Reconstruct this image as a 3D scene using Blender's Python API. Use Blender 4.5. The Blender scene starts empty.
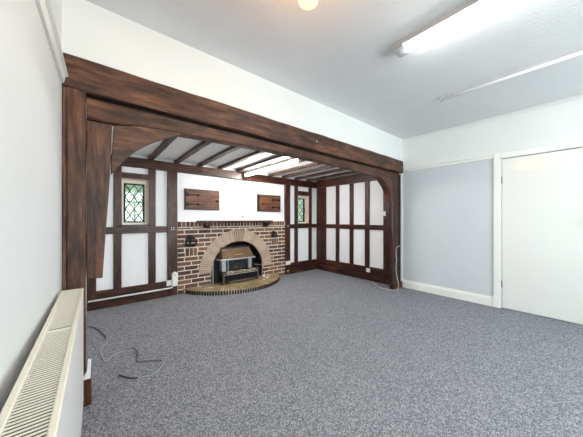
import bpy, bmesh, math, random
from mathutils import Vector, Matrix, noise
random.seed(7)
PI = math.pi
S = bpy.context.scene
COL = S.collection

# ---------------------------------------------------------------- camera
cam_d = bpy.data.cameras.new('camera')
cam = bpy.data.objects.new('camera', cam_d); COL.objects.link(cam)
cam_d.sensor_width = 36.0
cam_d.lens = 36.0 * 243.0 / 583.0
cam_d.shift_y = 1.0 / 583.0
cam_d.clip_start = 0.01
cam.location = (0, 0, 1.2)
cam.rotation_euler = (PI / 2, 0, -math.radians(39.67))
S.camera = cam
S.view_settings.view_transform = 'Standard'
S.view_settings.look = 'None'
S.view_settings.gamma = 1
S.view_settings.use_curve_mapping = False
S.view_settings.exposure = 0.52
S.cycles.diffuse_bounces = 8
S.cycles.max_bounces = 14

# ---------------------------------------------------------------- world and lights
W = bpy.data.worlds.new('sky'); S.world = W; W.use_nodes = True
wn = W.node_tree.nodes; wl = W.node_tree.links
bg = wn['Background']
bg.inputs['Color'].default_value = (0.80, 0.90, 1.0, 1)
bg.inputs['Strength'].default_value = 1.7

def area(name, loc, rot, sx, sy, power, col):
    d = bpy.data.lights.new(name, 'AREA'); d.shape = 'RECTANGLE'; d.size = sx; d.size_y = sy
    d.energy = power; d.color = col
    o = bpy.data.objects.new(name, d); COL.objects.link(o); o.location = loc; o.rotation_euler = rot
    return o
# daylight through the big bay window behind the camera
area('window_daylight', (2.1, -2.55, 1.55), (PI / 2, 0, 0), 3.1, 1.5, 130, (0.97, 0.985, 1.0))

# ---------------------------------------------------------------- materials
def mat(name, col, rough=0.6, metal=0.0, spec=0.5, emit=None, es=0.0, coat=0.0):
    m = bpy.data.materials.new(name); m.use_nodes = True
    b = m.node_tree.nodes['Principled BSDF']
    b.inputs['Base Color'].default_value = (*col, 1)
    b.inputs['Roughness'].default_value = rough
    b.inputs['Metallic'].default_value = metal
    b.inputs['Specular IOR Level'].default_value = spec
    b.inputs['Coat Weight'].default_value = coat
    if emit:
        b.inputs['Emission Color'].default_value = (*emit, 1)
        b.inputs['Emission Strength'].default_value = es
    return m

def nodes(m):
    return m.node_tree.nodes, m.node_tree.links, m.node_tree.nodes['Principled BSDF']

def noisy(m, cols, scale=(10, 10, 10), detail=5, bump=0.0, bscale=None, rough=0.6, coord='Object', bdist=0.01, stops=None):
    """base colour from a noise ramp plus a bump"""
    n, l, b = nodes(m)
    tc = n.new('ShaderNodeTexCoord'); mp = n.new('ShaderNodeMapping')
    mp.inputs['Scale'].default_value = scale
    l.new(tc.outputs[coord], mp.inputs['Vector'])
    t = n.new('ShaderNodeTexNoise'); t.inputs['Scale'].default_value = 1; t.inputs['Detail'].default_value = detail
    t.inputs['Roughness'].default_value = rough
    l.new(mp.outputs['Vector'], t.inputs['Vector'])
    r = n.new('ShaderNodeValToRGB'); e = r.color_ramp.elements
    k = len(cols)
    st = stops or [0.3 + 0.4 * i / (k - 1) for i in range(k)]
    e[0].position = st[0]; e[0].color = (*cols[0], 1)
    e[1].position = st[-1]; e[1].color = (*cols[-1], 1)
    for i in range(1, k - 1):
        q = e.new(st[i]); q.color = (*cols[i], 1)
    l.new(t.outputs['Fac'], r.inputs['Fac']); l.new(r.outputs['Color'], b.inputs['Base Color'])
    if bump:
        t2 = n.new('ShaderNodeTexNoise'); t2.inputs['Scale'].default_value = bscale or 1
        t2.inputs['Detail'].default_value = 3
        l.new(tc.outputs[coord] if bscale else mp.outputs['Vector'], t2.inputs['Vector'])
        bp = n.new('ShaderNodeBump'); bp.inputs['Strength'].default_value = bump; bp.inputs['Distance'].default_value = bdist
        l.new(t2.outputs['Fac'], bp.inputs['Height']); l.new(bp.outputs['Normal'], b.inputs['Normal'])
    return m

def wood(name, axis, dark, mid, light, rough=0.45, bump=0.35):
    m = mat(name, mid, rough, spec=0.4)
    s = [30, 30, 30]; s['xyz'.index(axis)] = 3.6
    noisy(m, [dark, mid, light], tuple(s), 7, bump, None, 0.65, bdist=0.006)
    n, l, b = nodes(m)                      # old stains and worn patches
    tc = n.new('ShaderNodeTexCoord'); mp = n.new('ShaderNodeMapping')
    s2 = [9, 9, 9]; s2['xyz'.index(axis)] = 2.6; mp.inputs['Scale'].default_value = s2
    t = n.new('ShaderNodeTexNoise'); t.inputs['Scale'].default_value = 1; t.inputs['Detail'].default_value = 6; t.inputs['Roughness'].default_value = 0.7
    r = n.new('ShaderNodeValToRGB'); e = r.color_ramp.elements
    e[0].position = 0.36; e[0].color = (0.30, 0.30, 0.33, 1); e[1].position = 0.64; e[1].color = (1.5, 1.35, 1.2, 1)
    x = n.new('ShaderNodeMixRGB'); x.blend_type = 'MULTIPLY'; x.inputs['Fac'].default_value = 1
    src = b.inputs['Base Color'].links[0].from_socket
    l.new(tc.outputs['Object'], mp.inputs['Vector']); l.new(mp.outputs['Vector'], t.inputs['Vector']); l.new(t.outputs['Fac'], r.inputs['Fac'])
    l.new(src, x.inputs['Color1']); l.new(r.outputs['Color'], x.inputs['Color2']); l.new(x.outputs['Color'], b.inputs['Base Color'])
    return m
BD = [(0.028, 0.011, 0.006), (0.085, 0.037, 0.022), (0.175, 0.084, 0.050)]
AD = [(0.018, 0.006, 0.004), (0.050, 0.016, 0.010), (0.105, 0.038, 0.022)]
beam_w = {a: wood('hewn_beam_' + a, a, *BD, rough=0.5, bump=0.6) for a in 'xyz'}
stud_w = {a: wood('stained_timber_' + a, a, *AD, rough=0.38, bump=0.25) for a in 'xyz'}
joist_w = wood('joist_timber', 'y', (0.02, 0.009, 0.006), (0.06, 0.028, 0.018), (0.15, 0.08, 0.055))
hatch_w = wood('hatch_oak', 'x', (0.07, 0.028, 0.014), (0.14, 0.058, 0.03), (0.22, 0.10, 0.055), 0.45)
dark_gap = mat('gap_black', (0.008, 0.005, 0.004), 0.8)  # near-black: painted shade in the beam gap, plain black beside the right post

white_paint = noisy(mat('white_emulsion', (0.86, 0.86, 0.85), 0.8), [(0.755, 0.765, 0.765), (0.79, 0.80, 0.80)], (1.5, 1.5, 1.5), 3, 0.08, 120, bdist=0.003)
blue_paint = noisy(mat('pale_blue_grey_emulsion', (0.60, 0.66, 0.74), 0.75), [(0.585, 0.61, 0.65), (0.615, 0.64, 0.675)], (1.5, 1.5, 1.5), 3, 0.12, 90, bdist=0.003)
blue_paint_lit = noisy(mat('blue_grey_emulsion_lit', (0.70, 0.74, 0.77), 0.75), [(0.67, 0.70, 0.72), (0.70, 0.73, 0.75)], (1.5, 1.5, 1.5), 3, 0.12, 90, bdist=0.003)  # the blue grey paint again, lightened for the light on the left wall
ceil_paint = noisy(mat('stippled_ceiling', (0.70, 0.71, 0.74), 0.8), [(0.73, 0.735, 0.765), (0.77, 0.775, 0.80)], (2, 2, 2), 3, 0.4, 70, bdist=0.008)
bright_white = mat('alcove_ceiling_paint', (0.93, 0.93, 0.93), 0.8)
panel_white = noisy(mat('panel_plaster', (0.82, 0.83, 0.86), 0.75), [(0.87, 0.88, 0.91), (0.90, 0.91, 0.93)], (3, 3, 3), 3, 0.1, 60, bdist=0.003)
gloss_white = mat('white_gloss_paint', (0.84, 0.84, 0.81), 0.35)
door_white = mat('door_gloss', (0.78, 0.78, 0.76), 0.3, coat=1.0)
door_white.node_tree.nodes['Principled BSDF'].inputs['Coat Roughness'].default_value = 0.04
cream = mat('cream_enamel', (0.80, 0.77, 0.66), 0.35)
rad_white = mat('radiator_enamel', (0.84, 0.84, 0.84), 0.3)
slot_dark = mat('slot_dark', (0.012, 0.010, 0.008), 0.8)
plastic = mat('white_plastic', (0.85, 0.84, 0.82), 0.35)
grey_plastic = mat('grey_plastic', (0.50, 0.50, 0.52), 0.4)
light_grey = mat('light_grey_plastic', (0.45, 0.45, 0.47), 0.5)
iron = mat('black_iron', (0.012, 0.011, 0.012), 0.5, 0.6)
blackm = mat('matt_black', (0.01, 0.01, 0.011), 0.7)
dark_steel = mat('tarnished_steel', (0.20, 0.17, 0.15), 0.45, 0.8)
steel = mat('brushed_steel', (0.62, 0.64, 0.68), 0.32, 0.9)
bronze = noisy(mat('bronze_enamel', (0.2, 0.13, 0.07), 0.35, 0.3), [(0.13, 0.08, 0.042), (0.19, 0.12, 0.065)], (8, 8, 8), 3)
gold = mat('brass', (0.85, 0.60, 0.25), 0.25, 0.9)
pinkish = mat('reveal_plaster', (0.80, 0.62, 0.54), 0.7)
coal = noisy(mat('ceramic_coal', (0.2, 0.12, 0.09), 0.9), [(0.03, 0.025, 0.025), (0.16, 0.08, 0.06), (0.45, 0.36, 0.30)], (30, 30, 30), 4)
ash_log = noisy(mat('ceramic_log', (0.5, 0.45, 0.35), 0.9), [(0.07, 0.05, 0.035), (0.22, 0.18, 0.13), (0.50, 0.46, 0.38)], (25, 25, 25), 4)

# carpet: speckled blue grey loop pile
carpet = mat('carpet_pile', (0.2, 0.2, 0.24), 0.95, spec=0.1)
n, l, b = nodes(carpet)
tc = n.new('ShaderNodeTexCoord')
t1 = n.new('ShaderNodeTexVoronoi'); t1.inputs['Scale'].default_value = 165; sep = n.new('ShaderNodeSeparateColor'); l.new(t1.outputs['Color'], sep.inputs['Color'])
r1 = n.new('ShaderNodeValToRGB'); e = r1.color_ramp.elements
e[0].position = 0.05; e[0].color = (0.115, 0.124, 0.155, 1); e[1].position = 0.98; e[1].color = (0.42, 0.42, 0.435, 1)
q = e.new(0.5); q.color = (0.205, 0.212, 0.240, 1)
t2 = n.new('ShaderNodeTexNoise'); t2.inputs['Scale'].default_value = 1.6; t2.inputs['Detail'].default_value = 3
r2 = n.new('ShaderNodeValToRGB'); r2.color_ramp.elements[0].color = (0.90, 0.91, 0.93, 1); r2.color_ramp.elements[1].color = (1.05, 1.04, 1.02, 1)
mx = n.new('ShaderNodeMixRGB'); mx.blend_type = 'MULTIPLY'; mx.inputs['Fac'].default_value = 1
l.new(tc.outputs['Object'], t1.inputs['Vector']); l.new(tc.outputs['Object'], t2.inputs['Vector'])
l.new(sep.outputs[0], r1.inputs['Fac']); l.new(t2.outputs['Fac'], r2.inputs['Fac'])
l.new(r1.outputs['Color'], mx.inputs['Color1']); l.new(r2.outputs['Color'], mx.inputs['Color2']); l.new(mx.outputs['Color'], b.inputs['Base Color'])
bp = n.new('ShaderNodeBump'); bp.inputs['Strength'].default_value = 0.12; bp.inputs['Distance'].default_value = 0.003
l.new(t1.outputs['Distance'], bp.inputs['Height']); l.new(bp.outputs['Normal'], b.inputs['Normal'])

brick_tones = [(0.13, 0.057, 0.042), (0.17, 0.078, 0.055), (0.085, 0.038, 0.034), (0.23, 0.115, 0.075), (0.15, 0.082, 0.065)]
brick_m = [noisy(mat('brick_tone', c, 0.85), [tuple(v * 0.65 for v in c), tuple(v * 1.35 for v in c)], (45, 45, 45), 4, 0.4, 80, bdist=0.003) for c in brick_tones]
mortar = noisy(mat('mortar', (0.62, 0.55, 0.42), 0.95), [(0.66, 0.59, 0.48), (0.84, 0.77, 0.65)], (30, 30, 30), 4, 0.4, 90, bdist=0.003)
arch_m = noisy(mat('arch_tile', (0.38, 0.28, 0.2), 0.9), [(0.24, 0.16, 0.12), (0.42, 0.30, 0.225), (0.56, 0.44, 0.35)], (70, 70, 70), 5, 0.5, 90, bdist=0.004)
arch_m2 = noisy(mat('arch_tile_pale', (0.38, 0.28, 0.2), 0.9), [(0.28, 0.19, 0.15), (0.48, 0.36, 0.28), (0.62, 0.50, 0.40)], (70, 70, 70), 5, 0.5, 90, bdist=0.004)
key_m = noisy(mat('keystone_brick', (0.3, 0.17, 0.13), 0.9), [(0.20, 0.115, 0.09), (0.42, 0.27, 0.21)], (50, 50, 50), 4)
hearth_m = [noisy(mat('hearth_tile', c, 0.6), [tuple(v * 0.6 for v in c), tuple(v * 1.3 for v in c)], (35, 35, 35), 5, 0.4, 60, bdist=0.004)
            for c in [(0.33, 0.25, 0.13), (0.27, 0.20, 0.10), (0.38, 0.30, 0.17)]]
edge_m = [noisy(mat('edge_tile', c, 0.7), [tuple(v * 0.6 for v in c), tuple(v * 1.3 for v in c)], (35, 35, 35), 4) for c in [(0.035, 0.022, 0.02), (0.07, 0.035, 0.03)]]
soot = noisy(mat('sooty_brick', (0.03, 0.022, 0.02), 0.9), [(0.012, 0.010, 0.010), (0.06, 0.035, 0.028)], (8, 8, 14), 4)

def glass_mat(name, tint, gl=0.08):
    m = bpy.data.materials.new(name); m.use_nodes = True
    n = m.node_tree.nodes; l = m.node_tree.links; n.remove(n['Principled BSDF'])
    t = n.new('ShaderNodeBsdfTransparent'); t.inputs['Color'].default_value = (*tint, 1)
    g = n.new('ShaderNodeBsdfGlossy'); g.inputs['Roughness'].default_value = 0.03
    x = n.new('ShaderNodeMixShader'); x.inputs['Fac'].default_value = gl
    l.new(t.outputs[0], x.inputs[1]); l.new(g.outputs[0], x.inputs[2]); l.new(x.outputs[0], n['Material Output'].inputs['Surface'])
    return m
clear_glass = glass_mat('window_glass', (0.93, 0.97, 0.95), 0.06)
smoked_glass = glass_mat('fire_glass', (0.55, 0.62, 0.60), 0.12)
tube_on = mat('lit_tube', (1, 1, 1), 0.4, emit=(1.0, 0.98, 0.95), es=32)
tube_alcove = mat('lit_tube_warm', (1, 1, 1), 0.4, emit=(1.0, 0.96, 0.91), es=85)
tube_off = mat('unlit_tube', (0.90, 0.91, 0.93), 0.3)
amber = mat('amber_glass', (1.0, 0.62, 0.2), 0.3, emit=(1.0, 0.43, 0.04), es=11)

# ---------------------------------------------------------------- builders
class MB:
    """collects shapes (world coordinates) into one mesh with material slots"""
    def __init__(s): s.bm = bmesh.new(); s.mats = []
    def mi(s, m):
        if m not in s.mats: s.mats.append(m)
        return s.mats.index(m)
    def faces(s, vs, fs, m, smooth=False):
        v = [s.bm.verts.new(p) for p in vs]; k = s.mi(m); out = []
        for f in fs:
            try: g = s.bm.faces.new([v[i] for i in f])
            except ValueError: continue
            g.material_index = k; g.smooth = smooth; out.append(g)
        return v, out
    def box(s, x0, x1, y0, y1, z0, z1, m, bev=0.0, seg=1):
        vs = [(x, y, z) for z in (z0, z1) for y in (y0, y1) for x in (x0, x1)]
        v, f = s.faces(vs, [(0, 2, 3, 1), (4, 5, 7, 6), (0, 1, 5, 4), (2, 6, 7, 3), (0, 4, 6, 2), (1, 3, 7, 5)], m)
        if bev:
            ed = list({e for g in f for e in g.edges})
            bmesh.ops.bevel(s.bm, geom=ed, offset=bev, segments=seg, affect='EDGES', profile=0.5)
        return v
    def prism(s, pts, axis, a0, a1, m, bev=0.0):
        """polygon (list of 2-D points) extruded along axis"""
        def p3(p, a):
            return {'x': (a, p[0], p[1]), 'y': (p[0], a, p[1]), 'z': (p[0], p[1], a)}[axis]
        n = len(pts)
        vs = [p3(p, a0) for p in pts] + [p3(p, a1) for p in pts]
        fs = [tuple(range(n)), tuple(range(2 * n - 1, n - 1, -1))] + [(i, i + n, (i + 1) % n + n, (i + 1) % n) for i in range(n)]
        v, f = s.faces(vs, fs, m)
        if bev:
            ed = list({e for g in f for e in g.edges})
            bmesh.ops.bevel(s.bm, geom=ed, offset=bev, segments=1, affect='EDGES')
        return v
    def tube(s, pts, r, m, seg=8, cap=True):
        pts = [Vector(p) for p in pts]; rings = []; k = s.mi(m)
        up = Vector((0.13, 0.21, 0.97)).normalized()
        for i, p in enumerate(pts):
            d = (pts[min(i + 1, len(pts) - 1)] - pts[max(i - 1, 0)]).normalized()
            a = d.cross(up)
            if a.length < 0.05: a = d.cross(Vector((1, 0, 0)))
            a.normalize(); c = d.cross(a)
            rr = r[i] if isinstance(r, (list, tuple)) else r
            rings.append([s.bm.verts.new(p + (a * math.cos(t) + c * math.sin(t)) * rr) for t in [2 * PI * j / seg for j in range(seg)]])
        for A, B in zip(rings, rings[1:]):
            for j in range(seg):
                f = s.bm.faces.new((A[j], A[(j + 1) % seg], B[(j + 1) % seg], B[j])); f.smooth = True; f.material_index = k
        if cap:
            for R in (rings[0], rings[-1]):
                f = s.bm.faces.new(R); f.material_index = k
    def lathe(s, c, prof, m, seg=20, axis='z'):
        """prof: list of (radius, height) about axis through c"""
        c = Vector(c); rings = []; k = s.mi(m)
        for r, h in prof:
            ring = []
            for j in range(seg):
                t = 2 * PI * j / seg; a, b_ = r * math.cos(t), r * math.sin(t)
                o = {'z': (a, b_, h), 'y': (a, h, b_), 'x': (h, a, b_)}[axis]
                ring.append(s.bm.verts.new(c + Vector(o)))
            rings.append(ring)
        for A, B in zip(rings, rings[1:]):
            for j in range(seg):
                f = s.bm.faces.new((A[j], A[(j + 1) % seg], B[(j + 1) % seg], B[j])); f.smooth = True; f.material_index = k
        for R in (rings[0], rings[-1]):
            f = s.bm.faces.new(R); f.material_index = k
    def build(s, name, parent=None, loc=None):
        bmesh.ops.remove_doubles(s.bm, verts=s.bm.verts, dist=1e-6)
        bmesh.ops.recalc_face_normals(s.bm, faces=s.bm.faces)
        base = loc if loc is not None else (0, 0, 0)
        if parent is not None:
            base = parent.get('_w', (0, 0, 0)); base = tuple(base)
        bmesh.ops.translate(s.bm, verts=s.bm.verts, vec=-Vector(base))
        me = bpy.data.meshes.new(name); s.bm.to_mesh(me); s.bm.free()
        for m in s.mats: me.materials.append(m)
        o = bpy.data.objects.new(name, me); COL.objects.link(o)
        if parent is not None:
            o.parent = parent; o['_w'] = base          # a part keeps its parent's frame
        else:
            o.location = base; o['_w'] = base
        return o

def tag(o, label, cat, group=None, kind=None):
    o['label'] = label; o['category'] = cat
    if group: o['group'] = group
    if kind: o['kind'] = kind
    return o
def thing(name, label, cat, loc, group=None):
    o = bpy.data.objects.new(name, None); o.empty_display_size = 0.05; COL.objects.link(o)
    o.location = loc; o['_w'] = loc
    return tag(o, label, cat, group)
def struct(name, mb, parent=None):
    o = mb.build(name, parent)
    if parent is None: o['kind'] = 'structure'
    return o

def hewn(mb, x0, x1, y0, y1, z0, z1, axis, m, amp=0.003, step=0.12, seed=0, bev=0.008):
    """hand-cut timber: a bevelled box cut along its length and slightly uneven"""
    lo = [x0, y0, z0]; hi = [x1, y1, z1]; k = 'xyz'.index(axis); a, b_ = [i for i in range(3) if i != k]
    n = max(2, int((hi[k] - lo[k]) / step))
    sec = [(lo[a] + bev, lo[b_]), (hi[a] - bev, lo[b_]), (hi[a], lo[b_] + bev), (hi[a], hi[b_] - bev), (hi[a] - bev, hi[b_]), (lo[a] + bev, hi[b_]), (lo[a], hi[b_] - bev), (lo[a], lo[b_] + bev)]
    rings = []; mi = mb.mi(m)
    for i in range(n + 1):
        t = lo[k] + (hi[k] - lo[k]) * i / n; R = []
        for j, (p, q) in enumerate(sec):
            v = [0, 0, 0]; v[k] = t
            v[a] = p + amp * noise.noise(Vector((t * 3.1 + seed, j // 2 * 5.3, 1.7))) * 2
            v[b_] = q + amp * noise.noise(Vector((t * 3.1 + seed, j // 2 * 5.3, 9.2))) * 2
            R.append(mb.bm.verts.new(v))
        rings.append(R)
    for A, B in zip(rings, rings[1:]):
        for j in range(8):
            f = mb.bm.faces.new((A[j], A[(j + 1) % 8], B[(j + 1) % 8], B[j])); f.material_index = mi
    for R in (rings[0], rings[-1]):
        f = mb.bm.faces.new(R); f.material_index = mi

# ================================================================ THE SETTING
FY = 2.065        # face of the wall above the beam
XR = 4.29         # right wall
ZC = 2.62
YB = -2.4         # wall behind the camera
def lx(y): return -0.135 + 0.036 * (y - 2.05)     # left wall, not quite square to the room

m = MB(); m.box(-0.6, 4.6, YB - 0.2, 4.45, -0.1, 0.0, carpet); struct('floor', m)
m = MB(); m.box(-0.6, 4.6, YB - 0.2, FY + 0.1, ZC, ZC + 0.1, ceil_paint); struct('ceiling', m)

# left wall: lit copy of the blue grey paint up to the picture rail, white above
m = MB()
for z0, z1, mt in ((0, 2.07, blue_paint_lit), (2.07, ZC, white_paint)):
    m.prism([(lx(FY + 0.2), FY + 0.2), (lx(YB), YB), (lx(YB) - 0.12, YB), (lx(YB) - 0.12, FY + 0.2)], 'z', z0, z1, mt)
struct('wall_left', m)
# right wall with the door opening
DY0, DY1, DZ = -0.045, 0.718, 2.022
m = MB()
m.box(XR, XR + 0.14, DY1, FY, 0, 2.07, blue_paint)
m.box(XR, XR + 0.14, YB, DY0, 0, 2.07, blue_paint)
m.box(XR, XR + 0.14, DY0, DY1, DZ, 2.07, blue_paint)
m.box(XR, XR + 0.14, YB, FY, 2.07, ZC, white_paint)
struct('wall_right', m)
# wall above the beam
m = MB(); m.box(-0.25, XR + 0.1, FY, FY + 0.14, 2.17, ZC, white_paint); struct('wall_above_beam', m)

def wall_holes(m, x0, x1, y0, y1, z0, z1, holes, mt):
    xs = sorted({x0, x1, *[h[0] for h in holes], *[h[1] for h in holes]})
    for a, b_ in zip(xs, xs[1:]):
        hs = sorted([(h[2], h[3]) for h in holes if h[0] <= a and h[1] >= b_])
        z = z0
        for p, q in hs:
            if p > z: m.box(a, b_, y0, y1, z, p, mt)
            z = q
        if z < z1: m.box(a, b_, y0, y1, z, z1, mt)
# wall behind the camera with a wide window
BW = (0.55, 3.65, 0.8, 2.3)
m = MB(); wall_holes(m, -0.45, XR + 0.14, YB - 0.14, YB, 0, ZC, [BW], white_paint); struct('wall_rear', m)
m = MB()
x0, x1, z0, z1 = BW
for a, b_ in ((x0, x0 + 0.05), (x1 - 0.05, x1)) + tuple((x0 + (x1 - x0) * k / 4 - 0.025, x0 + (x1 - x0) * k / 4 + 0.025) for k in (1, 2, 3)):
    m.box(a, b_, YB - 0.1, YB - 0.03, z0, z1, gloss_white)
m.box(x0, x1, YB - 0.1, YB - 0.03, z0, z0 + 0.05, gloss_white); m.box(x0, x1, YB - 0.1, YB - 0.03, z1 - 0.05, z1, gloss_white)
m.box(x0, x1, YB - 0.1, YB - 0.03, 1.85, 1.9, gloss_white)
w3 = struct('window_3', m)
m = MB(); m.box(x0 + 0.01, x1 - 0.01, YB - 0.07, YB - 0.064, z0 + 0.01, z1 - 0.01, clear_glass); m.build('glass', w3)
m = MB(); m.box(x0 - 0.05, x1 + 0.05, YB - 0.03, YB + 0.1, z0 - 0.03, z0, gloss_white, 0.004); m.build('window_sill', w3)

# alcove shell
AB = 4.20         # plaster of the back wall
AX = 4.28         # plaster of the right alcove wall
TY = 4.17         # timber faces, back wall
TX = 4.25         # timber faces, right wall
W1 = (0.345, 0.677, 1.125, 1.79); W2 = (3.653, 4.00, 1.112, 1.755)
FO = (1.50, 2.83, 0.0, 1.0)
m = MB(); wall_holes(m, -0.15, 4.42, AB, AB + 0.2, 0, 2.2, [W1, W2, FO], panel_white); struct('wall_alcove_back', m)
m = MB(); m.box(AX, AX + 0.14, FY + 0.0, AB + 0.2, 0, 2.2, panel_white); struct('wall_alcove_right', m)
m = MB(); m.box(-0.16, -0.035, FY + 0.22, AB + 0.2, 0, 2.2, panel_white); struct('wall_alcove_left', m)
m = MB(); m.box(-0.16, 4.42, FY + 0.14, AB + 0.2, 2.148, 2.21, bright_white); struct('ceiling_alcove', m)
# chimney recess
m = MB()
m.box(1.50, 1.632, AB, AB + 0.62, 0, 1.0, soot); m.box(2.698, 2.83, AB, AB + 0.62, 0, 1.0, soot); m.box(1.632, 2.698, AB, AB + 0.2, 0.81, 1.0, soot)
m.box(1.50, 2.83, AB + 0.52, AB + 0.62, 0, 1.0, soot); m.box(1.50, 2.83, AB + 0.2, AB + 0.62, 0.9, 1.0, soot)
m.box(1.632, 2.698, AB + 0.0, AB + 0.62, 0.0, 0.068, soot)
for sg in (-1, 1):
    fill = [(2.165 + sg * 0.532 * math.cos(PI / 2 * k / 16), 0.265 + 0.532 * math.sin(PI / 2 * k / 16)) for k in range(17)]
    m.prism(fill + [(2.165, 0.81), (2.165 + sg * 0.533, 0.81)], 'y', AB, AB + 0.2, soot)
struct('wall_chimney_recess', m)

# skirtings, rails
def skirting(m, x0, x1, y0, y1, h):
    m.box(x0, x1, y0, y1, 0, h, gloss_white, 0.004)
m = MB(); m.prism([(XR - 0.022, 0), (XR, 0), (XR, 0.135), (XR - 0.008, 0.135), (XR - 0.012, 0.118), (XR - 0.018, 0.112), (XR - 0.022, 0.1)], 'y', 0, 1, gloss_white)
# (profile runs along y: rebuild as prism in x-z)
m.bm.free(); m = MB()
def run_profile(m, prof, y0, y1, mt):
    n_ = len(prof); vs = [(p[0], y0, p[1]) for p in prof] + [(p[0], y1, p[1]) for p in prof]
    m.faces(vs, [tuple(range(n_)), tuple(range(2 * n_ - 1, n_ - 1, -1))] + [(i, (i + 1) % n_, (i + 1) % n_ + n_, i + n_) for i in range(n_)], mt)
SK = [(XR - 0.022, 0), (XR + 0.002, 0), (XR + 0.002, 0.135), (XR - 0.008, 0.135), (XR - 0.010, 0.118), (XR - 0.018, 0.110), (XR - 0.022, 0.095)]
run_profile(m, SK, 0.80, 2.055, gloss_white); run_profile(m, SK, YB, DY0 - 0.082, gloss_white)
struct('baseboard_right', m)
PR = [(XR - 0.012, 2.045), (XR + 0.002, 2.045), (XR + 0.002, 2.10), (XR - 0.030, 2.10), (XR - 0.033, 2.088), (XR - 0.020, 2.078), (XR - 0.016, 2.058)]
m = MB(); run_profile(m, PR, 0.80, 2.04, gloss_white); run_profile(m, PR, YB, DY0 - 0.082, gloss_white); struct('trim_1', m)
# left picture rail follows the slanted wall
m = MB()
n_ = 7; prof = [(0.012, 2.035), (-0.003, 2.035), (-0.003, 2.095), (0.030, 2.095), (0.034, 2.083), (0.020, 2.073), (0.016, 2.048)]
y0, y1 = YB, 2.035
vs = [(lx(y0) + p[0], y0, p[1]) for p in prof] + [(lx(y1) + p[0], y1, p[1]) for p in prof]
m.faces(vs, [tuple(range(n_)), tuple(range(2 * n_ - 1, n_ - 1, -1))] + [(i, (i + 1) % n_, (i + 1) % n_ + n_, i + n_) for i in range(n_)], gloss_white)
struct('trim_2', m)
m = MB(); m.prism([(lx(2.03), 2.03), (lx(YB), YB), (lx(YB) + 0.018, YB), (lx(2.03) + 0.018, 2.03)], 'z', 0, 0.13, gloss_white); struct('baseboard_left', m)
m = MB(); m.box(-0.035 + 0.005, TX - 0.005, TY - 0.022, TY + 0.03, 0, 0.112, stud_w['x'], 0.004)
m2 = MB()
for xa, xb in ((-0.03, 0.93), (3.42, TX)):
    m2.box(xa, xb, TY - 0.03, AB, 0, 0.112, stud_w['x'], 0.005)
m.bm.free(); struct('baseboard_alcove_back', m2)
m = MB(); m.box(TX - 0.03, AX, 2.26, TY - 0.03, 0, 0.10, stud_w['y'], 0.005); m.box(TX - 0.036, AX, 2.26, TY - 0.03, 0.10, 0.116, joist_w, 0.004)
struct('baseboard_alcove_right', m)

# door
d1 = MB(); d1.box(XR + 0.004, XR + 0.044, DY0 + 0.003, DY1 - 0.006, 0.008, DZ - 0.006, door_white, 0.002)
d1 = struct('door_1', d1)
m = MB()
ar = [(0.0, 0), (-0.018, 0), (-0.024, 0.02), (-0.020, 0.06), (-0.026, 0.078), (-0.010, 0.082), (0.0, 0.082)]
m.box(XR - 0.022, XR + 0.002, DY1, 0.80, 0, 2.10, gloss_white, 0.005)
m.box(XR - 0.022, XR + 0.002, DY0 - 0.082, DY0, 0, 2.10, gloss_white, 0.005)
m.box(XR - 0.023, XR + 0.002, DY0, DY1, DZ, 2.10, gloss_white, 0.005)
m.box(XR - 0.031, XR + 0.002, DY1 + 0.02, 0.804, 0, 0.15, gloss_white, 0.004)
m.box(XR + 0.05, XR + 0.14, DY1 - 0.002, DY1 + 0.004, 0, DZ, slot_dark); m.box(XR + 0.046, XR + 0.14, DY0, DY1, 0, DZ, slot_dark)
m.build('door_frame', d1)
for z in (1.73, 0.325):
    m = MB(); m.tube([(XR - 0.002, DY1 - 0.003, z - 0.045), (XR - 0.002, DY1 - 0.003, z + 0.045)], 0.0065, iron); m.build('hinge', d1)
m = MB(); m.lathe((XR + 0.004, -0.012, 1.183), [(0.024, 0.0), (0.022, -0.006), (0.009, -0.010), (0.009, -0.035), (0.020, -0.042), (0.022, -0.055), (0.010, -0.062)], steel, 16, 'x'); m.build('door_handle', d1)

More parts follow.
